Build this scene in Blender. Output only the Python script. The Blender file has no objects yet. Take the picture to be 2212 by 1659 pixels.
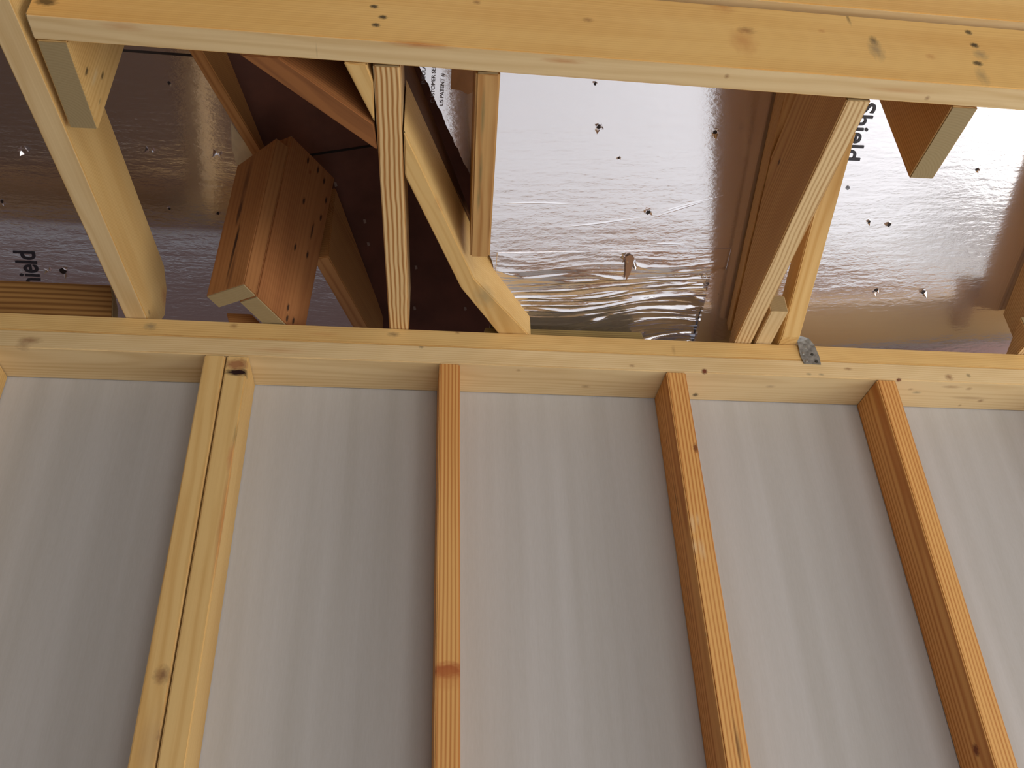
import bpy, bmesh, math, random
from mathutils import Vector, Matrix, noise
random.seed(7)
C = bpy.context.scene.collection
S = bpy.context.scene
H = 1.45                      # camera height above the floor; all coordinates below are relative to the camera

# ------------------------------------------------------------------ camera
YAW, PITCH, ROLL, FOC = 0.1331, 0.5875, -0.0392, 1981.8
fw = Vector((math.sin(YAW)*math.cos(PITCH), math.cos(YAW)*math.cos(PITCH), math.sin(PITCH)))
r0 = Vector((math.cos(YAW), -math.sin(YAW), 0)); u0 = r0.cross(fw)
rr = math.cos(ROLL)*r0 + math.sin(ROLL)*u0
uu = -math.sin(ROLL)*r0 + math.cos(ROLL)*u0
cam = bpy.data.cameras.new('camera'); co = bpy.data.objects.new('camera', cam); C.objects.link(co)
M = Matrix((rr, uu, -fw)).transposed().to_4x4(); M.translation = (0, 0, H); co.matrix_world = M
cam.sensor_width = 36; cam.lens = FOC*36/2212; cam.clip_start = 0.02
cam.dof.use_dof = False
S.camera = co

# ------------------------------------------------------------------ light
w = bpy.data.worlds.new('world'); S.world = w; w.use_nodes = True
bg = w.node_tree.nodes['Background']; bg.inputs[0].default_value = (0.88, 0.92, 1.0, 1); bg.inputs[1].default_value = 0.35

def area(name, loc, target, sx, sy, power, col):
    l = bpy.data.lights.new(name, 'AREA'); l.shape = 'RECTANGLE'; l.size = sx; l.size_y = sy
    l.energy = power; l.color = col
    o = bpy.data.objects.new(name, l); C.objects.link(o); o.location = loc
    d = Vector(target) - Vector(loc)
    o.rotation_euler = d.to_track_quat('-Z', 'Y').to_euler(); return o
area('window_daylight_right', (3.35, 0.0, 0.95), (0, 0.35, 0.7), 2.3, 1.8, 40, (1.0, 0.95, 0.87))
area('window_daylight_rear', (1.4, -3.62, 1.25), (1.4, 0, 1.0), 3.4, 1.5, 62, (1.0, 0.96, 0.9))
sl = bpy.data.lights.new('sun', 'SUN'); sl.energy = 5.2; sl.angle = math.radians(1.5); sl.color = (1.0, 0.98, 0.96)
so = bpy.data.objects.new('sun', sl); C.objects.link(so)
so.rotation_euler = Vector((-0.02, 0.93, -0.38)).to_track_quat('-Z', 'Y').to_euler()

S.view_settings.view_transform = 'Standard'; S.view_settings.look = 'None'
S.view_settings.gamma = 1; S.view_settings.exposure = 0.14; S.view_settings.use_curve_mapping = False

# ------------------------------------------------------------------ helpers
def lin(c):
    return tuple((v/255/12.92 if v/255 <= .04045 else ((v/255+.055)/1.055)**2.4) for v in c) + (1,)

class NT:
    def __init__(s, name):
        s.m = bpy.data.materials.new(name); s.m.use_nodes = True; s.t = s.m.node_tree
        s.b = s.t.nodes['Principled BSDF']
    def n(s, typ, ins=None, **kw):
        nd = s.t.nodes.new(typ)
        for k, v in kw.items(): setattr(nd, k, v)
        for k, v in (ins or {}).items():
            if isinstance(v, bpy.types.NodeSocket): s.t.links.new(v, nd.inputs[k])
            else: nd.inputs[k].default_value = v
        return nd
    def link(s, a, b): s.t.links.new(a, b)
    def math(s, op, a, b=0.0, c=None):
        ins = {0: a, 1: b}
        if c is not None: ins[2] = c
        return s.n('ShaderNodeMath', ins, operation=op).outputs[0]
    def mix(s, f, a, b, blend='MIX'):
        nd = s.n('ShaderNodeMix', data_type='RGBA', blend_type=blend)
        for i, v in ((0, f), (6, a), (7, b)):
            if isinstance(v, bpy.types.NodeSocket): s.link(v, nd.inputs[i])
            else: nd.inputs[i].default_value = v
        return nd.outputs[2]
    def ramp(s, f, pts):
        nd = s.n('ShaderNodeValToRGB', {0: f}); e = nd.color_ramp.elements
        while len(e) < len(pts): e.new(0.5)
        for i, (p, c) in enumerate(pts):
            e[i].position = p; e[i].color = c if len(c) == 4 else (*c, 1)
        return nd.outputs[0]

def wood(name, light, dark, ring=0.0045, contrast=0.45, pith=(0.03, -0.07), marks=(), rough=0.62, wav=1.0, blot=.9, nx=1.6, end=False, seedv=0.0):
    """light/dark sRGB; marks: (local point, (rx, ry, rz), sRGB, strength)"""
    T = NT(name)
    oc = T.n('ShaderNodeTexCoord').outputs['Object']
    sep = T.n('ShaderNodeSeparateXYZ', {0: oc})
    sh = T.n('ShaderNodeVectorMath', {0: oc, 1: (seedv*3.1, seedv*1.7, seedv*2.3)}, operation='ADD').outputs[0]
    mp = T.n('ShaderNodeMapping', {'Vector': sh, 'Scale': (nx, 9, 9)}).outputs[0]
    n1 = T.n('ShaderNodeTexNoise', {'Vector': mp, 'Scale': 1.0, 'Detail': 3.0, 'Roughness': 0.5}).outputs[0]
    y = T.math('ADD', sep.outputs[1], pith[0]); z = T.math('ADD', sep.outputs[2], pith[1])
    rho = T.math('SQRT', T.math('ADD', T.math('MULTIPLY', y, y), T.math('MULTIPLY', z, z)))
    rho = T.math('ADD', rho, T.math('MULTIPLY', n1, 0.020*wav))
    wv = T.math('SINE', T.math('MULTIPLY', rho, 6.2832/ring))
    wv = T.math('MULTIPLY_ADD', wv, 0.5, 0.5)
    wv = T.math('POWER', wv, 1.8)
    mp2 = T.n('ShaderNodeMapping', {'Vector': sh, 'Scale': (3, 260, 260)}).outputs[0]
    fib = T.n('ShaderNodeTexNoise', {'Vector': mp2, 'Scale': 1.0, 'Detail': 2.0}).outputs[0]
    mp3 = T.n('ShaderNodeMapping', {'Vector': sh, 'Scale': (2.2, 16, 16)}).outputs[0]
    big = T.n('ShaderNodeTexNoise', {'Vector': mp3, 'Scale': 1.0, 'Detail': 3.0}).outputs[0]
    f = T.math('MULTIPLY', wv, contrast)
    f = T.math('ADD', f, T.math('MULTIPLY', T.math('SUBTRACT', fib, 0.5), 0.35))
    f = T.math('ADD', f, T.math('MULTIPLY', T.math('SUBTRACT', big, 0.45), blot))
    L, D = lin(light), lin(dark)
    X = tuple(D[i]*0.8 for i in range(3)) + (1,)
    col = T.ramp(f, [(0.0, L), (0.55, D), (1.0, X)])
    if end:
        rr_ = T.math('SINE', T.math('MULTIPLY', rho, 6.2832/0.0045))
        col = T.mix(T.math('MULTIPLY_ADD', rr_, .10, .35), L, D)
    for p, r, c, st in marks:
        v = T.n('ShaderNodeVectorMath', {0: oc, 1: tuple(p)}, operation='SUBTRACT').outputs[0]
        v = T.n('ShaderNodeVectorMath', {0: v, 1: r}, operation='DIVIDE').outputs[0]
        nn = T.n('ShaderNodeTexNoise', {'Vector': v, 'Scale': 2.0, 'Detail': 2.0}).outputs[0]
        d = T.n('ShaderNodeVectorMath', {0: v}, operation='LENGTH').outputs['Value']
        d = T.math('ADD', d, T.math('MULTIPLY', T.math('SUBTRACT', nn, .5), .9))
        mk = T.n('ShaderNodeMapRange', {0: d, 1: 1.2, 2: 0.5 if st > .75 else 0.15, 3: 0.0, 4: st}).outputs[0]
        col = T.mix(mk, col, lin(c))
    T.link(col, T.b.inputs['Base Color'])
    T.b.inputs['Roughness'].default_value = rough
    T.b.inputs['Specular IOR Level'].default_value = 0.3
    bp = T.n('ShaderNodeBump', {'Strength': 0.12, 'Distance': 0.001, 'Height': T.math('ADD', fib, T.math('MULTIPLY', wv, -.5))})
    T.link(bp.outputs[0], T.b.inputs['Normal'])
    return T.m

def plain(name, c, rough=0.6, metal=0.0, nscale=0, namt=0.0):
    T = NT(name)
    if nscale:
        oc = T.n('ShaderNodeTexCoord').outputs['Object']
        n1 = T.n('ShaderNodeTexNoise', {'Vector': oc, 'Scale': nscale, 'Detail': 5.0}).outputs[0]
        L = lin(c); a = tuple(v*(1-namt) for v in L[:3])+(1,); b = tuple(min(1, v*(1+namt)) for v in L[:3])+(1,)
        T.link(T.ramp(n1, [(0.3, a), (0.7, b)]), T.b.inputs['Base Color'])
    else: T.b.inputs['Base Color'].default_value = lin(c)
    T.b.inputs['Roughness'].default_value = rough; T.b.inputs['Metallic'].default_value = metal
    return T.m

def tag(o, label=None, cat=None, group=None, kind=None):
    for k, v in (('label', label), ('category', cat), ('group', group), ('kind', kind)):
        if v: o[k] = v
    return o

def vec(p): return Vector((p[0], p[1], p[2] + H))

def prism(name, bot, top, L, mats, bev=0.0018, parent=None, up=None, endf=()):
    """solid between two matching polygons (camera-relative coordinates); L = direction of the grain.
    endf: indices of faces that are end grain (0 bottom, 1 top, 2.. sides)"""
    B = [vec(p) for p in bot]; Tt = [vec(p) for p in top]
    allp = B + Tt; ctr = sum(allp, Vector())/len(allp)
    X = Vector(L).normalized(); U = Vector(up) if up else (Vector((0, 0, 1)) if abs(X.z) < .8 else Vector((0, 1, 0)))
    Z = (U - X*U.dot(X)).normalized(); Y = Z.cross(X)
    R = Matrix((X, Y, Z)).transposed().to_4x4(); R.translation = ctr
    Ri = R.inverted()
    bm = bmesh.new(); vs = [bm.verts.new(Ri @ p) for p in allp]; n = len(B)
    fs = [bm.faces.new(vs[:n][::-1]), bm.faces.new(vs[n:])]
    for i in range(n):
        j = (i+1) % n; fs.append(bm.faces.new((vs[i], vs[j], vs[n+j], vs[n+i])))
    for i in endf: fs[i].material_index = 1
    if isinstance(mats, list) and len(mats) > 2: fs[2].material_index = 2      # paler underside: cool light from the floor put into the colour
    bmesh.ops.recalc_face_normals(bm, faces=bm.faces[:])
    if bev: bmesh.ops.bevel(bm, geom=bm.edges[:], offset=bev, segments=2, affect='EDGES', clamp_overlap=True, material=-1)
    me = bpy.data.meshes.new(name); bm.to_mesh(me); bm.free()
    for m in (mats if isinstance(mats, list) else [mats]):
        if isinstance(m, tuple):            # a timber recipe: its knots and nails are given where they sit on the board
            m = wood(*m[1], **m[2], marks=[(Ri @ vec(p), r, c, st) for p, r, c, st in m[3]])
        me.materials.append(m)
    o = bpy.data.objects.new(name, me); C.objects.link(o)
    if parent: o.parent = parent; o.matrix_parent_inverse = parent.matrix_world.inverted()
    o.matrix_world = R
    return o

def member(name, org, az, width, prof, mats, L=None, endn=True, **kw):
    """timber whose side outline prof [(s along, t up)] stands on the line from org in direction az (deg) and is `width` thick to its right"""
    a = math.radians(az); d = Vector((math.cos(a), math.sin(a), 0)); n = Vector((math.sin(a), -math.cos(a), 0))
    P = [Vector(org) + d*s + Vector((0, 0, t)) for s, t in prof]
    smin, smax = min(s for s, _ in prof), max(s for s, _ in prof)
    ends = []
    for i in range(len(prof)):
        j = (i+1) % len(prof); ds, dt = abs(prof[j][0]-prof[i][0]), abs(prof[j][1]-prof[i][1])
        if L is None and dt > ds*1.2: ends.append(2+i)
        if L is not None and ds > dt*1.2: ends.append(2+i)
    return prism(name, P, [p + n*width for p in P], L or d, mats, endf=ends if endn and isinstance(mats, list) and len(mats) > 1 else (), **kw)

def box(name, lo, hi, m, kind=None, bev=0, L=(1, 0, 0), **kw):
    b = [(lo[0], lo[1], lo[2]), (hi[0], lo[1], lo[2]), (hi[0], hi[1], lo[2]), (lo[0], hi[1], lo[2])]
    o = prism(name, b, [(p[0], p[1], hi[2]) for p in b], L, m, bev=bev, **kw)
    if kind: o['kind'] = kind
    return o

def rect(s0, s1, t0, t1): return [(s0, t0), (s1, t0), (s1, t1), (s0, t1)]

# ------------------------------------------------------------------ materials
def recipe(*a, marks=(), **kw): return ('recipe', a, kw, marks)
MARKS = {
 'beam': [((-0.066,0.762,1.1194),(0.006,0.0045,0.0045),(52,44,30),0.9), ((-0.0532,0.762,1.0975),(0.006,0.0045,0.0045),(52,44,30),0.9), ((-0.0616,0.762,1.0792),(0.006,0.0045,0.0045),(52,44,30),0.9), ((0.4583,0.762,1.1323),(0.014,0.009,0.009),(120,66,32),0.6), ((0.4495,0.762,1.1059),(0.02,0.03,0.03),(190,120,62),0.5), ((0.4317,0.762,1.1856),(0.02,0.016,0.016),(190,120,62),0.5), ((0.2288,0.762,1.1276),(0.008,0.006,0.006),(120,66,32),0.5), ((0.6493,0.762,1.1323),(0.007,0.012,0.012),(52,44,30),0.7), ((0.6478,0.762,1.1108),(0.012,0.024,0.024),(110,104,88),0.55), ((0.8086,0.762,1.1716),(0.006,0.006,0.006),(52,44,30),0.85), ((0.8079,0.762,1.1407),(0.007,0.006,0.006),(52,44,30),0.9), ((0.8102,0.762,1.1194),(0.012,0.012,0.012),(110,104,88),0.5), ((0.7987,0.762,1.098),(0.008,0.006,0.006),(52,44,30),0.85), ((0.7959,0.762,1.0687),(0.01,0.02,0.02),(110,104,88),0.4), ((0.0738,0.762,1.1476),(0.006,0.005,0.005),(120,66,32),0.6), ((0.6228,0.762,1.1815),(0.003,0.016,0.016),(52,44,30),0.6), ((0.5739,0.762,1.1456),(0.006,0.005,0.005),(190,120,62),0.5), ((0.7286,0.762,1.1056),(0.008,0.007,0.007),(190,120,62),0.5), ((-0.4782,0.762,1.0745),(0.014,0.008,0.008),(52,44,30),0.8), ((-0.0037,0.7637,1.0463),(0.045,0.005,0.005),(190,120,62),0.7), ((0.1893,0.7721,1.0463),(0.03,0.004,0.004),(190,120,62),0.6), ((0.6746,0.7795,1.0463),(0.05,0.004,0.004),(190,120,62),0.4), ((0.42,0.777,1.0463),(0.004,0.004,0.004),(120,66,32),0.6), ((0.7195,0.7886,1.0463),(0.004,0.004,0.004),(120,66,32),0.6), ((-0.3807,0.7699,1.0463),(0.03,0.006,0.006),(190,120,62),0.4), ((-0.1377,0.7847,1.0463),(0.0012,0.012,0.012),(150,130,100),0.3)],
 'beam2': [((0.8178,0.77,1.2606),(0.014,0.006,0.006),(120,66,32),0.6)],
 'lp': [((0.5549,1.3833,0.974),(0.006,0.006,0.006),(110,46,26),0.95), ((0.9446,1.3833,0.9693),(0.006,0.006,0.006),(110,46,26),0.95), ((1.0508,1.3833,0.9814),(0.009,0.008,0.008),(120,66,32),0.7), ((1.0935,1.3833,0.9877),(0.005,0.005,0.005),(52,44,30),0.6), ((0.0184,1.3833,1.0066),(0.005,0.005,0.005),(52,44,30),0.7), ((-0.6666,1.3833,0.9865),(0.02,0.008,0.008),(120,66,32),0.6), ((-0.6756,1.3833,0.976),(0.012,0.012,0.012),(110,46,26),0.35), ((-0.6787,1.3833,0.9579),(0.006,0.005,0.005),(120,66,32),0.5), ((0.4146,1.3833,0.9805),(0.006,0.004,0.004),(120,66,32),0.5), ((0.8455,1.3833,0.9922),(0.009,0.004,0.004),(120,66,32),0.6), ((0.7621,1.3833,0.9766),(0.006,0.003,0.003),(110,104,88),0.6), ((0.7873,1.3833,0.9766),(0.006,0.003,0.003),(110,104,88),0.6), ((-0.2398,1.3833,0.9848),(0.06,0.006,0.006),(190,120,62),0.35), ((0.558,1.4597,0.9703),(0.006,0.006,0.006),(52,44,30),0.8), ((0.6975,1.4213,0.9703),(0.01,0.005,0.005),(110,46,26),0.35), ((1.0612,1.4003,0.9703),(0.02,0.005,0.005),(120,66,32),0.5), ((1.1006,1.4045,0.9703),(0.007,0.005,0.005),(120,66,32),0.5), ((1.0007,1.4241,0.9703),(0.01,0.004,0.004),(110,104,88),0.6), ((1.1485,1.4459,0.9703),(0.007,0.006,0.006),(120,66,32),0.6), ((1.1207,1.4372,0.9703),(0.04,0.006,0.006),(120,66,32),0.35), ((1.1144,1.4655,0.9703),(0.004,0.004,0.004),(120,66,32),0.5), ((0.336,1.4439,0.9703),(0.009,0.005,0.005),(120,66,32),0.45), ((0.2004,1.3975,0.9703),(0.005,0.004,0.004),(120,66,32),0.4), ((0.9827,1.4135,0.9703),(0.006,0.004,0.004),(110,46,26),0.4)],
 'up': [((-0.4697,1.3833,1.0275),(0.012,0.009,0.009),(110,104,88),0.6), ((0.0853,1.3833,1.0422),(0.005,0.004,0.004),(120,66,32),0.6), ((-0.0337,1.3833,1.0318),(0.012,0.006,0.006),(70,56,50),0.6), ((-0.1605,1.3833,1.0254),(0.03,0.006,0.006),(190,120,62),0.3), ((-0.3241,1.3833,1.0361),(0.008,0.006,0.006),(120,66,32),0.5), ((0.1707,1.3833,1.0532),(0.02,0.006,0.006),(190,120,62),0.6), ((0.5008,1.3833,1.0212),(0.004,0.012,0.012),(120,66,32),0.3)],
 's1': [((-0.3414,1.3833,0.4018),(0.014,0.012,0.012),(112,70,52),0.75), ((-0.3276,1.3833,0.3184),(0.014,0.006,0.006),(90,52,44),0.6), ((-0.3371,1.3833,0.3049),(0.05,0.02,0.02),(170,140,112),0.3), ((-0.3272,1.3833,0.4138),(0.1,0.004,0.004),(210,170,120),0.5)],
 's2': [((-0.3034,1.3833,0.9342),(0.008,0.022,0.022),(40,16,16),1.0), ((-0.3072,1.3833,0.9511),(0.012,0.02,0.02),(150,92,60),0.8), ((-0.2805,1.3833,0.4391),(0.016,0.004,0.004),(52,44,30),0.6), ((-0.29,1.3833,0.6522),(0.12,0.006,0.006),(190,120,62),0.7), ((-0.2898,1.3833,0.8054),(0.03,0.004,0.004),(52,44,30),0.5), ((-0.2818,1.3833,0.9272),(0.008,0.004,0.004),(52,44,30),0.6), ((-0.2936,1.3833,0.7649),(0.03,0.005,0.005),(205,130,80),0.6)],
 's3': [((0.071,1.3833,0.4086),(0.012,0.03,0.03),(160,74,34),0.85), ((0.0711,1.3833,0.3989),(0.02,0.03,0.03),(190,120,62),0.5)],
 's4': [((0.5127,1.3833,0.805),(0.01,0.005,0.005),(120,66,32),0.9), ((0.4853,1.3833,0.6577),(0.02,0.004,0.004),(228,196,150),0.7), ((0.4952,1.3833,0.6648),(0.012,0.003,0.003),(228,196,150),0.6), ((0.4823,1.3833,0.6153),(0.016,0.005,0.005),(228,196,150),0.7), ((0.4921,1.3833,0.6113),(0.02,0.003,0.003),(228,196,150),0.6), ((0.497,1.3833,0.6073),(0.02,0.003,0.003),(228,196,150),0.5), ((0.503,1.3833,0.2946),(0.03,0.0035,0.0035),(52,44,30),0.5), ((0.501,1.3833,0.3077),(0.05,0.002,0.002),(52,44,30),0.4), ((0.4784,1.3833,0.4655),(0.006,0.004,0.004),(52,44,30),0.5), ((0.4797,1.4349,0.7178),(0.05,0.0015,0.0015),(52,44,30),0.8), ((0.4797,1.4409,0.8498),(0.006,0.004,0.004),(110,46,26),0.6), ((0.4797,1.4451,0.5499),(0.05,0.002,0.002),(110,46,26),0.5)],
 's5': [((0.8988,1.42,0.2956),(0.01,0.008,0.008),(110,46,26),0.9)],
 'pr': [((0.7625,0.8812,1.1362),(0.02,0.0012,0.0012),(70,36,18),0.9), ((0.7625,0.8833,1.1062),(0.02,0.0012,0.0012),(70,36,18),0.9), ((0.7625,0.8844,1.0758),(0.02,0.0012,0.0012),(70,36,18),0.9), ((0.7625,0.8842,1.0509),(0.015,0.001,0.001),(70,36,18),0.9)],
 'plst': [((-0.4565,0.866,1.0742),(0.009,0.004,0.004),(52,44,30),0.8), ((-0.4565,0.9087,1.1204),(0.009,0.004,0.004),(52,44,30),0.8), ((-0.4565,0.9244,1.0831),(0.009,0.003,0.003),(52,44,30),0.7), ((-0.4565,0.8901,1.0943),(0.02,0.006,0.006),(225,205,160),0.6)],
 'cw': [((-0.2121,1.2753,1.3639),(0.008,0.0035,0.0035),(40,24,18),0.9), ((-0.1951,1.3036,1.3688),(0.008,0.0035,0.0035),(40,24,18),0.9), ((-0.1842,1.3262,1.3627),(0.008,0.0035,0.0035),(40,24,18),0.9), ((-0.1793,1.3491,1.3327),(0.008,0.0035,0.0035),(40,24,18),0.9), ((-0.1864,1.3557,1.2912),(0.008,0.0035,0.0035),(40,24,18),0.9), ((-0.2153,1.3063,1.2854),(0.008,0.0035,0.0035),(40,24,18),0.9), ((-0.2247,1.3337,1.1908),(0.008,0.0035,0.0035),(40,24,18),0.9), ((-0.2051,1.3646,1.2003),(0.008,0.0035,0.0035),(40,24,18),0.9), ((-0.2302,1.3762,1.0789),(0.008,0.0035,0.0035),(40,24,18),0.9), ((-0.2309,1.3842,1.0594),(0.008,0.0035,0.0035),(40,24,18),0.9), ((-0.2214,1.3986,1.0651),(0.008,0.0035,0.0035),(40,24,18),0.9), ((-0.1993,1.3509,1.2515),(0.02,0.003,0.003),(40,24,18),0.8), ((-0.208,1.2901,1.3479),(0.005,0.003,0.003),(120,66,32),0.8)],
 'cn': [((-0.3192,1.2583,1.2019),(0.03,0.004,0.004),(60,34,24),0.8), ((-0.3188,1.27,1.1437),(0.03,0.003,0.003),(40,26,20),0.9), ((-0.3221,1.2769,1.119),(0.06,0.003,0.003),(60,34,24),0.8), ((-0.3124,1.2417,1.2643),(0.06,0.006,0.006),(60,34,24),0.6), ((-0.3204,1.2834,1.0827),(0.06,0.004,0.004),(80,46,30),0.6)],
 'R': [((0.612,1.0314,1.1684),(0.008,0.004,0.004),(60,40,28),0.8), ((0.612,1.123,1.1158),(0.006,0.003,0.003),(120,66,32),0.7)],
 'V': [((0.0901,0.8732,1.0463),(0.05,0.003,0.003),(110,112,76),0.6), ((0.0956,0.9791,1.0463),(0.04,0.003,0.003),(110,112,76),0.6), ((0.0975,1.0377,1.0463),(0.03,0.003,0.003),(110,112,76),0.6), ((0.1133,0.9139,1.0463),(0.08,0.0025,0.0025),(96,70,40),0.7), ((0.1197,1.0882,1.0463),(0.05,0.003,0.003),(150,104,56),0.6)],
 'B': [((0.0443,1.0521,1.0463),(0.02,0.014,0.014),(190,120,62),0.5), ((0.1287,1.2777,1.0463),(0.03,0.02,0.02),(168,150,112),0.6)],
 'A': [((-0.477,1.4422,1.1448),(0.02,0.02,0.02),(190,120,80),0.5), ((-0.477,1.3882,1.0627),(0.008,0.005,0.005),(52,44,30),0.7)],
}
END = wood('end_grain', (176, 154, 112), (128, 104, 70), end=True, rough=.85)
END_GREY = wood('end_grain_grey', (172, 154, 116), (140, 120, 84), end=True, rough=.9, seedv=2)
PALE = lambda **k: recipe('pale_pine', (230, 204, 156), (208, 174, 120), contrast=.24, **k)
YEL = lambda **k: recipe('yellow_pine', (228, 192, 128), (206, 160, 92), contrast=.26, **k)
ORG = lambda **k: recipe('orange_fir', (228, 176, 106), (194, 128, 66), ring=.0062, contrast=.5, pith=(.07, .03), wav=.6, blot=.6, **k)
MID = lambda **k: recipe('tan_pine', (206, 164, 106), (176, 126, 72), contrast=.4, **k)
BRN = lambda **k: recipe('brown_pine', (190, 138, 82), (154, 100, 54), contrast=.35, **k)
DRK = lambda **k: recipe('shaded_pine', (120, 82, 52), (82, 52, 34), contrast=.35, **k)

# ------------------------------------------------------------------ the room shell
T = NT('sheathing_paper')
oc = T.n('ShaderNodeTexCoord').outputs['Object']
mp = T.n('ShaderNodeMapping', {'Vector': oc, 'Scale': (26, 1, 0.7)}).outputs[0]
n1 = T.n('ShaderNodeTexNoise', {'Vector': mp, 'Scale': 1.0, 'Detail': 3.0}).outputs[0]
mp = T.n('ShaderNodeMapping', {'Vector': oc, 'Scale': (500, 60, 60)}).outputs[0]
n2 = T.n('ShaderNodeTexNoise', {'Vector': mp, 'Scale': 1.0, 'Detail': 2.0}).outputs[0]
ff = T.math('ADD', T.math('MULTIPLY', n1, 0.8), T.math('MULTIPLY', n2, 0.25))
T.link(T.ramp(ff, [(0.3, lin((178, 175, 171))), (0.75, lin((194, 192, 191)))]), T.b.inputs['Base Color'])
T.b.inputs['Roughness'].default_value = .8
box('wall_front', (-3.0, 1.4785, -H), (3.3, 1.49, 1.045), T.m, 'structure')
box('floor', (-.3, -3.6, -H-.1), (3.6, 1.5, -H), plain('concrete', (206, 210, 216), .7, 0, 3, .05), 'structure')
box('floor', (-3.0, -3.6, -H-.1), (-.3, 1.5, -H), plain('dark_reflect_floor', (128, 96, 72), .8, 0, 6, .12), 'structure')  # unseen brown half, added so the left foil reflects darker and warmer
wallm = plain('room_wall_paint', (150, 140, 130), .85, 0, 5, .06)
box('wall_left', (-3.1, -3.6, -H), (-3.0, 1.5, 3.75), plain('bare_board_wall', (120, 92, 72), .85, 0, 5, .1), 'structure')
# right and rear walls are solid around their window openings
for nm, bs in (('wall_right', [((3.3, -3.6, -H), (3.4, -1.2, 3.75)), ((3.3, 1.2, -H), (3.4, 1.5, 3.75)), ((3.3, -1.2, .6), (3.4, 1.2, 3.75))]),
               ('wall_rear', [((-3.0, -3.6, -H), (-.5, -3.5, 3.9)), ((3.2, -3.6, -H), (3.3, -3.5, 3.9)), ((-.5, -3.6, .6), (3.2, -3.5, 3.9)), ((-.5, -3.6, -H), (3.2, -3.5, -1.2))])):
    for lo, hi in bs: box(nm, lo, hi, wallm, 'structure')

SL = 0.42
TX = 0.09
def deckz(y, z0, x=.6): return z0 - SL*(y-1.019) + (TX*(x-.6) if z0 < 1.5 else 0)
def slab(name, poly, z0, th, m, bev=0):
    """a sloping panel under the roof: poly (x,y), underside height z0 at y=1.019"""
    b = [(x, y, deckz(y, z0, x)) for x, y in poly]
    return prism(name, b, [(p[0], p[1], p[2]+th) for p in b], (1, 0, 0), m, bev=bev)
roof_dark = plain('dark_reflection_roof', (98, 58, 44), .75, 0, 14, .25)  # matte brown stands for foil mirroring the dark, reflection put into the colour
o = slab('ceiling', [(-3.1, -3.6), (3.4, -3.6), (3.4, 1.8), (-3.1, 1.8)], 1.60, .015, roof_dark); o['kind'] = 'structure'
for k, (x, y) in enumerate([(-0.171, 1.406), (-0.11, 1.48), (-0.102, 1.529), (0.004, 1.576), (0.004, 1.672), (0.121, 1.668)]):
    patch_pts = [(x-.003, y-.004), (x+.002, y-.004), (x+.004, y+.003), (x-.001, y+.005)]
    b_ = [(px_, py_, deckz(py_, 1.60)-.0015) for px_, py_ in patch_pts]
    prism('staple', b_, [(p[0], p[1], p[2]+.001) for p in b_], (1, 0, 0), plain('staple_metal', (150, 130, 120), .5, .3), bev=0, parent=o)
b_ = [(px_, py_, deckz(py_, 1.60)-.0012) for px_, py_ in [(-0.25, 1.354), (-0.094, 1.322), (-0.094, 1.326), (-0.25, 1.358)]]
prism('board_seam', b_, [(p[0], p[1], p[2]+.001) for p in b_], (1, 0, 0), plain('board_seam', (24, 16, 14), .9), bev=0, parent=o)
box('ground', (-6, 1.6, -H-.3), (6, 9, -H-.2), plain('reddish_earth', (150, 118, 108), .9, 0, 3, .12), 'structure')

# ------------------------------------------------------------------ reflective foil
def foil(name, warm=0.0, smudge=False):
    T = NT(name)
    oc = T.n('ShaderNodeTexCoord').outputs['Object']
    mp = T.n('ShaderNodeMapping', {'Vector': oc, 'Scale': (1, 2.4, 1)}).outputs[0]
    a = T.n('ShaderNodeTexNoise', {'Vector': mp, 'Scale': 5.0, 'Detail': 2.0}).outputs[0]
    b = T.n('ShaderNodeTexNoise', {'Vector': mp, 'Scale': 70.0, 'Detail': 3.0, 'Roughness': .6}).outputs[0]
    mp2 = T.n('ShaderNodeMapping', {'Vector': oc, 'Scale': (14, 90, 14)}).outputs[0]
    c = T.n('ShaderNodeTexNoise', {'Vector': mp2, 'Scale': 1.0, 'Detail': 2.0}).outputs[0]
    h = T.math('ADD', T.math('MULTIPLY', a, .8), T.math('ADD', T.math('MULTIPLY', b, .22), T.math('MULTIPLY', c, .3)))
    bp = T.n('ShaderNodeBump', {'Strength': .35, 'Distance': .004, 'Height': h})
    T.link(bp.outputs[0], T.b.inputs['Normal'])
    T.b.inputs['Base Color'].default_value = (.86, .84, .87, 1)
    T.b.inputs['Metallic'].default_value = .93; T.b.inputs['Roughness'].default_value = .16
    return T.m
FOIL = foil('foil')

def text(name, body, size, loc, xdir, ydir, m, parent, sx=1.0, bold=0.0, ext=.0004):
    cu = bpy.data.curves.new(name, 'FONT'); cu.body = body; cu.size = size; cu.offset = bold; cu.extrude = ext
    o = bpy.data.objects.new(name, cu); C.objects.link(o)
    bpy.context.view_layer.update()
    X = Vector(xdir).normalized(); Yv = Vector(ydir); Yv = (Yv - X*Yv.dot(X)).normalized(); Z = X.cross(Yv)
    R = Matrix((X, Yv, Z)).transposed().to_4x4(); R.translation = vec(loc)
    me = bpy.data.meshes.new_from_object(o); bpy.data.objects.remove(o)
    me.transform(Matrix.Diagonal((sx, 1, 1, 1)))
    t = bpy.data.objects.new(name, me); C.objects.link(t); me.materials.append(m)
    t.parent = parent; t.matrix_parent_inverse = parent.matrix_world.inverted(); t.matrix_world = R
    return t

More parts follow.
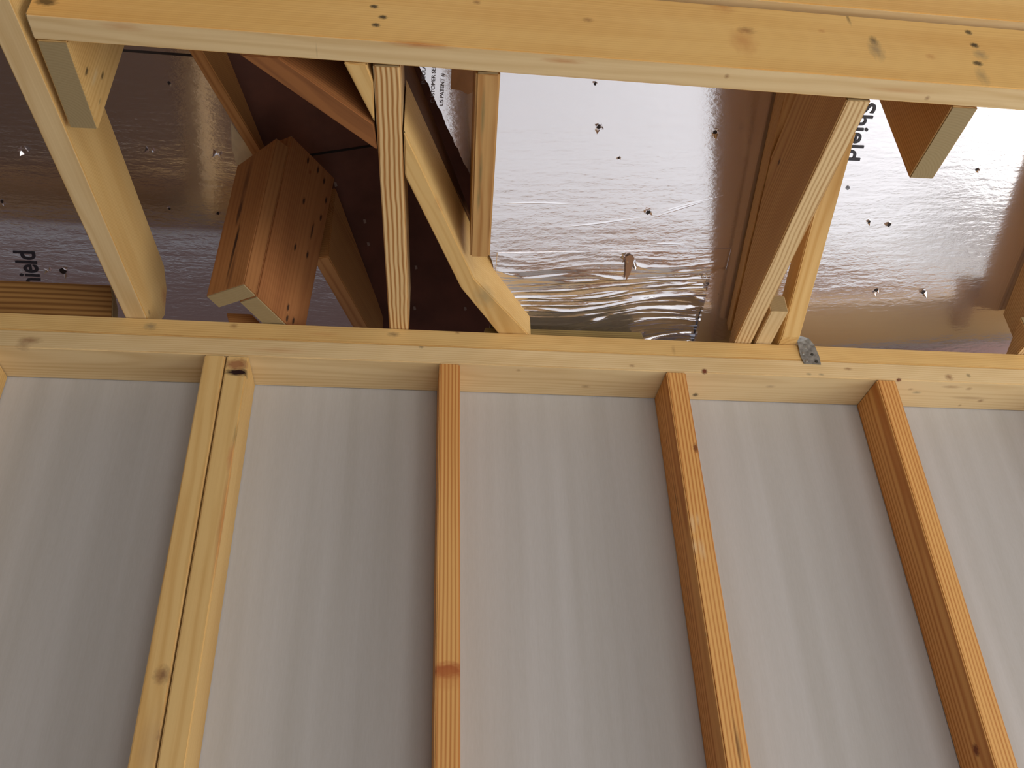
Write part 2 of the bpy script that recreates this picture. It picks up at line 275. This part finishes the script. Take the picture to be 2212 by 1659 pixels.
# right foil panel, left edge cut raggedly along the diagonal rafter
edge = []
pts = [(-.30, .22), (-.1, .75), (-.003, .948), (.042, 1.031), (.091, 1.12), (.11, 1.159), (.117, 1.21), (.15, 1.295)]
for (x0, y0), (x1, y1) in zip(pts, pts[1:]):
    k = max(1, int(math.hypot(x1-x0, y1-y0)/.006))
    for i in range(k):
        f = i/k; j = random.uniform(-.0012, .0012)
        edge.append((x0+(x1-x0)*f+j, y0+(y1-y0)*f))
edge.append(pts[-1])
PZ = 1.272
fr = slab('foil_panel', [(3.2, .22)] + edge + [(.572, 1.298), (.572, 1.53), (3.2, 1.53)], PZ, .012, FOIL)
tag(fr, 'bright silvery foil roof panel with bold lettering beside the right truss', 'foil insulation panel')
LZ = 1.552
fl = slab('foil_panel', [(-2.9, .22), (-.62, .22), (-.419, 1.132), (-.364, 1.232), (-.321, 1.312), (-.247, 1.405), (-.193, 1.528), (-.119, 1.677), (-.08, 1.75), (-2.9, 1.75)], LZ, .012, FOIL)
tag(fl, 'shadowy brown-tinted foil roof panel behind the left truss chord', 'foil insulation panel')

# ------------------------------------------------------------------ wall framing
YW = 1.3833; ZP = .9703; T0 = .0378; ZT = 1.0463
STUD = [(-.768, YEL(seedv=1), 'leftmost wall stud, only a sliver at the left edge of the photo'),
        (-.3658, YEL(seedv=2.2, marks=MARKS['s1']), 'left stud of the nailed pair, with a round knot low down'),
        (-.3270, YEL(seedv=3.4, marks=MARKS['s2']), 'right stud of the nailed pair, with a ragged edge and dark knot at its top'),
        (.0522, ORG(seedv=4.1, marks=MARKS['s3']), 'straight orange stud in the middle of the wall with a reddish band near the bottom'),
        (.4797, ORG(seedv=5.7, marks=MARKS['s4']), 'orange stud under the gap right of centre, with scuffed pale tool marks'),
        (.8988, ORG(seedv=6.3, marks=MARKS['s5']), 'wide-looking orange stud, right of the scuffed one, below the metal tie'),
        (1.318, ORG(seedv=7.9), 'rightmost wall stud, just a shadowed edge at the right side')]
for x, m, lb in STUD:
    wd = T0 if x != -.3658 else .0362
    o = member('wall_stud', (x, YW, -H), 90, wd, rect(0, .0948, 0, ZP+H), [m, END], L=(0, 0, 1), bev=.0022)
    tag(o, lb, 'stud', 'studs of the unfinished wall')
lp = member('top_plate', (-2.9, YW+.0948, ZP), 0, .0948, rect(0, 6.1, 0, T0), [PALE(seedv=8, marks=MARKS['lp']), END], bev=.002)
tag(lp, 'lower pale pine top plate resting on the wall studs, its knotty underside visible', 'top plate', 'doubled top plate')
up = member('top_plate', (-2.9, YW+.0948, ZP+T0+.0006), 0, .0944, rect(0, 6.1, 0, T0-.0006), [YEL(seedv=9, marks=MARKS['up']), END], bev=.002)
tag(up, 'upper yellow top plate lying on the paler plate, below the trusses', 'top plate', 'doubled top plate')

# ------------------------------------------------------------------ the long beam near the top
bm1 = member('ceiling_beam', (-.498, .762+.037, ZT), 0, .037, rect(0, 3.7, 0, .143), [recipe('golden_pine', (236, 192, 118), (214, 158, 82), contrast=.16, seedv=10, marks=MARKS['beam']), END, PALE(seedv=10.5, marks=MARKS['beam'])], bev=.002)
tag(bm1, 'long golden pine beam crossing the top of the photo, pale underside showing', 'beam')
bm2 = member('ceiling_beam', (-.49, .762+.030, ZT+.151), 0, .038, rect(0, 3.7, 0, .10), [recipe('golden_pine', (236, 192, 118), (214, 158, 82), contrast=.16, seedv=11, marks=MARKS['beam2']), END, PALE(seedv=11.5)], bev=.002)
tag(bm2, 'second beam stacked above the long golden beam, cut off by the top edge', 'beam')

# ------------------------------------------------------------------ truss chords
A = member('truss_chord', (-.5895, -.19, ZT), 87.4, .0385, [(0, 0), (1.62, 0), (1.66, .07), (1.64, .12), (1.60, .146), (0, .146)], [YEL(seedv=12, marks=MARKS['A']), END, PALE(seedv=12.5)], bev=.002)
tag(A, 'yellow truss chord running from the top left corner down to the plate', 'truss chord')
J = member('truss_chord', (-.0646, .802, ZT), 87.8, .0365, rect(0, .60, 0, .113), [recipe('grained_pine', (232, 200, 146), (176, 124, 68), contrast=.58, ring=.0068, pith=(.10, .02), wav=.9, nx=4.5, blot=.25, seedv=13), END], bev=.002)
tag(J, 'narrow strongly grained chord standing nearly upright in the centre-left', 'truss chord')
def truss(x0, y0, sd, mk):
    k = .802 - y0
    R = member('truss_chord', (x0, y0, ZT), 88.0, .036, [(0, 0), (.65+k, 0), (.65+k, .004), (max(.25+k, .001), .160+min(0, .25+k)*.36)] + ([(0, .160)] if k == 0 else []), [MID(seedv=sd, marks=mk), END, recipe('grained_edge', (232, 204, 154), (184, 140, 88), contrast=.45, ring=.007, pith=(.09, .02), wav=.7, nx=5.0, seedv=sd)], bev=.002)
    z = lambda y: 1.222 - .36*(y-1.019) - ZT
    q = lambda s: deckz(.22+s, PZ, x0-.02) - .005 - ZT
    RR = member('roof_rafter', (x0-.0206, .22, ZT), 88.0, .036, [(0, z(.22)), (1.18, z(1.40)), (1.18, q(1.18)), (0, q(0))], [MID(seedv=sd+1), END], L=(0, 1, -.40), endn=False, bev=.001)
    return R, RR
R, RR = truss(.6048, .802, 14, MARKS['R'])
tag(R, 'leaning brown chord with pale grained edge, right of centre above the metal tie', 'truss chord')
R2, RR2 = truss(1.216, 1.335, 34, ())
tag(R2, 'brown chord of the last truss, cut off by the right edge of the photo', 'truss chord')
tag(RR2, 'brown sloping rafter of the last truss at the right edge, against the bright foil', 'rafter')
tag(RR, 'brown sloping rafter on top of the leaning chord, against the right foil panel', 'rafter')
RS = member('roof_rafter', (.7005, .985, ZT), 88.0, .037, [(0, .152), (.378, 0), (.475, 0), (.475, .012), (0, .20)], [YEL(seedv=16), END], L=(0, 1, -.4), endn=False, bev=.002)
tag(RS, 'yellow sloping rafter board beside the metal tie, ending on the top plate', 'rafter')
FB = member('filler_block', (.6655, 1.285, ZT+.0), 88.4, .0335, rect(0, .15, 0.001, .04), [PALE(seedv=17), END], bev=.0015)
tag(FB, 'short pale filler block between the leaning chord and yellow rafter board', 'block')
V = member('ceiling_joist', (.0745, .802, ZT), 87.0, .0335, [(0, 0), (.375, 0), (.375, .14), (0, .14)], [MID(seedv=18, marks=MARKS['V']), END], bev=.003)
tag(V, 'short streaked joist hanging from the long beam and ending on the diagonal beam', 'joist')
def diag(nm, pl, seed, hs):
    return prism(nm, [(x, y, ZT) for x, y in pl], [(x, y, ZT + h) for (x, y), h in zip(pl, hs)], (.378, .926, 0), YEL(seedv=seed, marks=MARKS['B'] if seed == 19 else ()), bev=.002)
B0 = diag('diagonal_chord', [(-.1035, .8005), (-.0635, .899), (-.0645, .828), (-.073, .8005)], 19.5, [.115]*4)
tag(B0, 'short yellow diagonal piece between the long beam and the left face of the grained chord', 'truss chord')
B = diag('diagonal_chord', [(-.0185, .999), (.084, 1.259), (.138, 1.346), (.168, 1.396), (.228, 1.396), (.190, 1.344), (.106, 1.232), (-.022, .908)], 19, [.115, .115, .10, .08, .08, .10, .115, .115])
tag(B, 'bright yellow diagonal chord with ragged cut end on the plate near the centre', 'truss chord')
BR = prism('hip_rafter', [(-.104, .80, 1.166), (.09, 1.245, 1.166), (.111, 1.235, 1.166), (-.079, .80, 1.166)], [(-.104, .80, 1.31), (.09, 1.245, 1.185), (.111, 1.235, 1.17), (-.079, .80, 1.30)], (.38, .92, -.1), DRK(seedv=20), bev=.001)  # the unlit side is put into its dark wood colour
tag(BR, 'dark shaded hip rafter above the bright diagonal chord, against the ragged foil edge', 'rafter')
e_pl = [(-.2404, .7995), (-.189, .7995), (-.0645, .902), (-.0600, .951)]
E_ = prism('diagonal_brace', [(x, y, ZT) for x, y in e_pl], [(x, y, ZT+.14) for x, y in e_pl], (.763, .646, 0), recipe('umber_pine', (150, 98, 56), (108, 66, 38), contrast=.35, seedv=21), bev=.002)
tag(E_, 'brown brace slanting from the long beam to the grained chord', 'brace')
GF = member('diagonal_rafter', (-.1985, 1.399, 1.22), 72.0, .032, [(0, 0), (.33, 0), (.33, .10), (0, .19)], [BRN(seedv=22)], bev=.002)
tag(GF, 'dim reddish rafter leaning away between the nailed post and the grained chord', 'rafter')
GG = member('diagonal_rafter', (-.405-.041, 1.071-.115, 1.40), 71.0, .0225, [(0, 0), (.40, 0), (.40, .012), (0, .155)], [BRN(seedv=30), END], bev=.002)
tag(GG, 'narrow brown rafter edge high behind the top of the nailed post', 'rafter')
d = Vector((.112, -.267, 1.0))
a61 = Vector((math.cos(math.radians(61)), math.sin(math.radians(61)), 0)); a151 = Vector((-a61.y, a61.x, 0))
F0 = Vector((-.294, 1.276, ZT+.001))
post = bpy.data.objects.new('nailed_post', None); C.objects.link(post); post.location = vec(F0)
bpy.context.view_layer.update()
def cpost(nm, o0, u, v, t_list, mats, L=d):
    q = [o0, o0+u, o0+u+v, o0+v]
    return prism(nm, q, [p + d*t for p, t in zip(q, t_list)], L, mats, endf=(0, 1), bev=.002, parent=post)
cpost('narrow_board', F0, a61*.0365, a151*.081, (.29, .30, .27, .26), [recipe('reddish_pine', (164, 112, 66), (130, 82, 46), contrast=.2, seedv=23, marks=MARKS['cn']), END_GREY])
cpost('wide_board', F0+a61*.0375, a61*.147, a151*.038, (.325, .345, .345, .325), [recipe('reddish_pine', (168, 112, 66), (134, 82, 46), contrast=.2, seedv=24, marks=MARKS['cw']), END_GREY])
tag(post, 'reddish post of two boards nailed together, standing on the plate left of centre', 'post')
def hanger(x, y0, y1, wdt, m):
    return member('hanger_post', (x, y0, ZT), 89.0, wdt, [(0, 0), (y1-y0, 0), (y1-y0, .235), (0, .28)], [m, END_GREY], L=(0, 0, 1), bev=.002)
PL = hanger(-.4955, .8005, .945, .0385, YEL(seedv=25, marks=MARKS['plst'])); tag(PL, 'short upright with grey sawn end beside the left chord, behind the beam', 'post')
PR = hanger(.764, .8005, .940, .040, MID(seedv=26, marks=MARKS['pr'])); tag(PR, 'short brown upright with pale cut end hanging before the bright foil', 'post')
BL = member('blocking_board', (-1.5, YW+.058, ZT+.0005), 0, .038, [(0, 0), (.955, 0), (.945, .06), (.935, .089), (0, .089)], [recipe('amber_pine', (176, 132, 74), (128, 86, 42), contrast=.5, ring=.012, pith=(.02, .09), seedv=27), END], bev=.002)
tag(BL, 'amber blocking board on edge upon the plate at the left side', 'block')
SH = member('shim_board', (.134, 1.476, ZT+.0005), 0, .075, [(0, 0), (.318, 0), (.314, .028), (.006, .024)], [wood('shim_wood', (150, 128, 78), (112, 90, 48), seedv=28), END_GREY], bev=.0015)
tag(SH, 'thin olive-brown board lying on the plate below the crumpled foil', 'board')
SB = prism('scrap_block', [(-.335, 1.40, ZT+.0005), (-.27, 1.40, ZT+.0005), (-.27, 1.46, ZT+.0005), (-.335, 1.46, ZT+.0005)], [(-.345, 1.40, 1.078), (-.30, 1.40, 1.078), (-.30, 1.46, 1.078), (-.345, 1.46, 1.078)], (1, 0, 0), BRN(seedv=29), bev=.001)
tag(SB, 'small wood scrap on the plate under the nailed post', 'block')

# ------------------------------------------------------------------ printing on the foil
INK = plain('printing_ink', (48, 46, 58), .5)
FX = (0, 1, -SL)
def onfoil(x, y, d=.0012): return (x, y, deckz(y, PZ, x) - d)
XD = (1, 0, TX)
text('printed_lettering', 'Shield', .0455, onfoil(.777, .996), FX, XD, INK, fr, bold=.0006)
text('printed_mark', '\u00ae', .010, onfoil(.798, 1.140), FX, XD, INK, fr)
GINK = plain('grey_printing_ink', (120, 114, 118), .5)
UX = (0, -1, SL); UD = (-1, 0, -TX)
text('printed_line', 'US PATENT #', .0088, onfoil(.0385, 1.008), UX, UD, GINK, fr)
text('printed_line', 'CUSTOMER SERVICE', .0088, onfoil(.0235, 1.004), UX, UD, GINK, fr)
text('printed_line', 'INSULATION', .0088, onfoil(.0075, .975), UX, UD, GINK, fr)
text('printed_lettering', 'Shield', .061, (-.793, 1.640, deckz(1.640, LZ)-.0012), (0, -1, SL), (-1, 0, 0), INK, fl, sx=.72, bold=.0009)

# ------------------------------------------------------------------ punctures, tears and seams of the foil
def patch(name, poly, z0, d, th, m, parent):
    b = [(x, y, deckz(y, z0, x) - d) for x, y in poly]
    return prism(name, b, [(p[0], p[1], p[2]+th) for p in b], (1, 0, 0), m, bev=0, parent=parent)
HOLE = plain('puncture_hole', (44, 34, 30), .8)
def tip(x, y, z0, r, parent, seed, hole=True):
    """a small burst of raised foil where a fastener came through"""
    rnd = random.Random(seed)
    if hole: patch('puncture_hole', [(x + math.cos(a*.9)*r*.55*rnd.uniform(.6, 1.1), y + math.sin(a*.9)*r*.55*rnd.uniform(.6, 1.1)) for a in range(7)], z0, .0010, .0009, HOLE, parent)
    bm = bmesh.new(); n = 9
    for k in range(3):
        a = rnd.uniform(0, 6.28); cx_, cy_ = x + math.cos(a)*r*.5, y + math.sin(a)*r*.5
        w_ = r*rnd.uniform(.35, .7); h_ = r*rnd.uniform(.5, 1.1); t_ = a + 1.57
        ps = [(cx_ - math.cos(t_)*w_, cy_ - math.sin(t_)*w_, .0002), (cx_ + math.cos(t_)*w_, cy_ + math.sin(t_)*w_, .0002),
              (cx_ + math.cos(a)*w_*.8, cy_ + math.sin(a)*w_*.8, h_), (cx_ - math.cos(a)*w_*.3, cy_ - math.sin(a)*w_*.3, .0012)]
        v = [bm.verts.new(vec((p[0], p[1], deckz(p[1], z0, p[0]) - p[2]))) for p in ps]
        bm.faces.new((v[0], v[1], v[2])); bm.faces.new((v[0], v[2], v[3])); bm.faces.new((v[1], v[3], v[2])); bm.faces.new((v[0], v[3], v[1]))
    me = bpy.data.meshes.new('raised_foil'); bm.to_mesh(me); bm.free(); me.materials.append(FOIL)
    o = bpy.data.objects.new('raised_foil', me); C.objects.link(o); o.parent = parent; o.matrix_parent_inverse = parent.matrix_world.inverted()
for i, (x, y, r) in enumerate([(.307, 1.039, .008), (.351, 1.09, .004), (.423, 1.185, .009), (.29, .972, .006), (.519, 1.047, .008), (.867, 1.207, .006), (.911, 1.214, .008), (1.053, 1.112, .006), (.932, 1.346, .008), (1.038, 1.352, .010)]):
    tip(x, y, PZ, r, fr, i)
for i, (x, y, r, h) in enumerate([(-.478, 1.203, .006, True), (-.771, 1.342, .012, False), (-.719, 1.339, .010, False), (-.53, 1.325, .010, False), (-.398, 1.32, .012, False), (-.506, 1.441, .006, True), (-.409, 1.445, .006, True), (-.774, 1.58, .010, False), (-.742, 1.585, .014, True), (-.835, 1.445, .008, True)]):
    tip(x, y, LZ, r, fl, 40+i, h)
patch('exposed_board', [(.048, .88), (.085, .88), (.0855, .987), (.078, .990), (.066, .984), (.0495, .982)], PZ, .0012, .0010, plain('exposed_board', (150, 104, 62), .7, 0, 30, .15), fr)
patch('panel_seam', [(-1.3, 1.150), (-.425, 1.150), (-.425, 1.154), (-1.3, 1.154)], LZ, .0010, .0009, HOLE, fl)
patch('daylit_hole', [(-.368, 1.266), (-.326, 1.328), (-.335, 1.337), (-.362, 1.349), (-.37, 1.313)], LZ, .0012, .0011, plain('daylit_hole', (238, 226, 190), .9, 0, 40, .12), fl)  # pale stand-in for a hole, its daylight put into the colour

# ------------------------------------------------------------------ loose crumpled foil above the plate
def crumple(name, x0, x1, y0, y1, nx, ny, fn):
    bm = bmesh.new(); g = []
    for j in range(ny+1):
        row = []
        for i in range(nx+1):
            u, v = i/nx, j/ny; x = x0+(x1-x0)*u; y = y0+(y1-y0)*v
            row.append(bm.verts.new(vec((x, y, fn(x, y, u, v)))))
        g.append(row)
    for j in range(ny):
        for i in range(nx):
            f = bm.faces.new((g[j][i], g[j][i+1], g[j+1][i+1], g[j+1][i])); f.smooth = True
    me = bpy.data.meshes.new(name); bm.to_mesh(me); bm.free()
    o = bpy.data.objects.new(name, me); C.objects.link(o)
    sm = o.modifiers.new('sheet', 'SOLIDIFY'); sm.thickness = .0004; sm.offset = 1
    return o
def crf(x, y, u, v):
    # long thin folds fan out from the right-hand end, where the sheet is gathered
    n1 = noise.noise(Vector((x*5, y*14, 3.1))); n2 = noise.noise(Vector((x*14, y*120, 9.7))); n3 = noise.noise(Vector((x*5, y*55, 5.2)))
    fan = (y - 1.34)/(.35 + max(0, .66-x)*1.1)
    ridge = (1 - abs(math.sin(fan*62 + n1*4.0)))**3
    ridge2 = (1 - abs(math.sin(y*230 + x*9 + n1*5)))**2
    m = max(0, min(1, (y - 1.285)/.04))
    e = max(0, min(1, u/.04, (1-u)/.05, v/.12, (1-v)/.04))
    right = max(0, (u-.6)/.4)
    h = (ridge*.0034*max(0, n3*2.2+.5) + ridge2*.0010 + n2*.0013)*(.3+.7*m) + right*m*.006*max(0, noise.noise(Vector((x*26, y*30, 1.0)))+.2)
    yb = 1.29
    base = deckz(y, PZ, x) if y < yb else deckz(yb, PZ, x) - .27*(y-yb)
    return base - .0009 - e*max(0, h)
cf = crumple('crumpled_foil_sheet', .150, .600, 1.255, 1.470, 320, 220, crf)
CF = foil('crumpled_foil'); CF.node_tree.nodes['Principled BSDF'].inputs['Roughness'].default_value = .13
cf.data.materials.append(CF)
tag(cf, 'crumpled loose foil sheet bulging with horizontal folds above the plate, centre-right', 'foil sheet')
patch('torn_flap', [(.393, 1.264), (.402, 1.260), (.411, 1.266), (.408, 1.296), (.402, 1.312)], PZ, .006, .0009, plain('torn_flap_paper', (150, 112, 84), .8), cf)
for i, (x, y, r) in enumerate([(.397, 1.266, .010), (.411, 1.276, .009), (.575, 1.33, .010), (.59, 1.35, .010), (.56, 1.31, .006)]):
    tip(x, y, PZ - .003 + max(0, y-1.29)*.15, r, cf, 90+i, False)
# long shallow creases pulled into the foil above it
for k, (x0, y0, x1, y1) in enumerate([(.262, 1.21, .425, 1.195), (.425, 1.195, .545, 1.163), (.147, 1.166, .29, 1.170), (.44, 1.188, .56, 1.155), (.426, 1.247, .524, 1.241)]):
    n = 14; bm = bmesh.new(); rows = []
    for i in range(n+1):
        f = i/n; x = x0+(x1-x0)*f; y = y0+(y1-y0)*f + .0012*math.sin(f*5+k); wd = .0022*math.sin(math.pi*min(1, max(.06, f)))+.0002
        rows.append([bm.verts.new(vec((x, y+o_, deckz(y+o_, PZ, x)-h_))) for o_, h_ in ((-wd, -.0002), (0, wd*.55), (wd, -.0002))])
    for i in range(n):
        for j in range(2): bm.faces.new((rows[i][j], rows[i+1][j], rows[i+1][j+1], rows[i][j+1]))
    me = bpy.data.meshes.new('foil_crease'); bm.to_mesh(me); bm.free(); me.materials.append(FOIL)
    o = bpy.data.objects.new('foil_crease', me); C.objects.link(o); o.parent = fr; o.matrix_parent_inverse = fr.matrix_world.inverted()

# ------------------------------------------------------------------ metal tie
GALV = NT('galvanised_steel')
oc = GALV.n('ShaderNodeTexCoord').outputs['Object']
n1 = GALV.n('ShaderNodeTexNoise', {'Vector': oc, 'Scale': 120.0, 'Detail': 3.0}).outputs[0]
GALV.link(GALV.ramp(n1, [(.3, lin((120, 120, 116))), (.7, lin((172, 174, 172)))]), GALV.b.inputs['Base Color'])
GALV.b.inputs['Metallic'].default_value = .6; GALV.b.inputs['Roughness'].default_value = .42
YP = YW - .0015
def sheet(name, pts, th, m, parent=None):
    bm = bmesh.new(); v = [bm.verts.new(vec(p)) for p in pts[0]]
    for quad in pts[1]: bm.faces.new([v[i] for i in quad])
    bmesh.ops.recalc_face_normals(bm, faces=bm.faces[:])
    me = bpy.data.meshes.new(name); bm.to_mesh(me); bm.free(); me.materials.append(m)
    o = bpy.data.objects.new(name, me); C.objects.link(o)
    md = o.modifiers.new('gauge', 'SOLIDIFY'); md.thickness = th; md.offset = 0
    if parent: o.parent = parent; o.matrix_parent_inverse = parent.matrix_world.inverted()
    return o
tie = bpy.data.objects.new('metal_tie', None); C.objects.link(tie); tie.location = vec((.77, YP, 1.0)); bpy.context.view_layer.update()
tag(tie, 'small grey galvanised metal tie nailed across both plates beside the yellow rafter board', 'metal tie')
sheet('plate_flange', ([(.757, YP, 1.000), (.791, YP, .999), (.792, YP, 1.018), (.788, YP, 1.046), (.778, YP-.004, 1.058), (.7525, YP-.004, 1.046), (.7535, YP, 1.018)], [(0, 1, 2, 6), (6, 2, 3, 5), (5, 3, 4)]), .0012, GALV.m, tie)
sheet('rafter_flange', ([(.7525, YP-.004, 1.046), (.778, YP-.004, 1.058), (.760, YP+.004, 1.072), (.7475, YP+.012, 1.086), (.7475, YP-.012, 1.066)], [(0, 1, 2, 4), (4, 2, 3)]), .0012, GALV.m, tie)
def nail(x, z, parent, m):
    bm = bmesh.new()
    bmesh.ops.create_cone(bm, cap_ends=True, segments=12, radius1=.0032, radius2=.0024, depth=.0016, matrix=Matrix.Translation(vec((x, YP-.0014, z))) @ Matrix.Rotation(math.pi/2, 4, 'X'))
    me = bpy.data.meshes.new('nail_head'); bm.to_mesh(me); bm.free(); me.materials.append(m)
    o = bpy.data.objects.new('nail_head', me); C.objects.link(o); o.parent = parent; o.matrix_parent_inverse = parent.matrix_world.inverted()
BRT = plain('bright_steel', (190, 190, 184), .3, .8); DKS = plain('dark_steel', (70, 68, 62), .5, .5)
for x, z, m in ((.760, 1.024, BRT), (.778, 1.022, DKS), (.763, 1.006, BRT), (.783, 1.005, DKS), (.768, 1.038, BRT)): nail(x, z, tie, m)
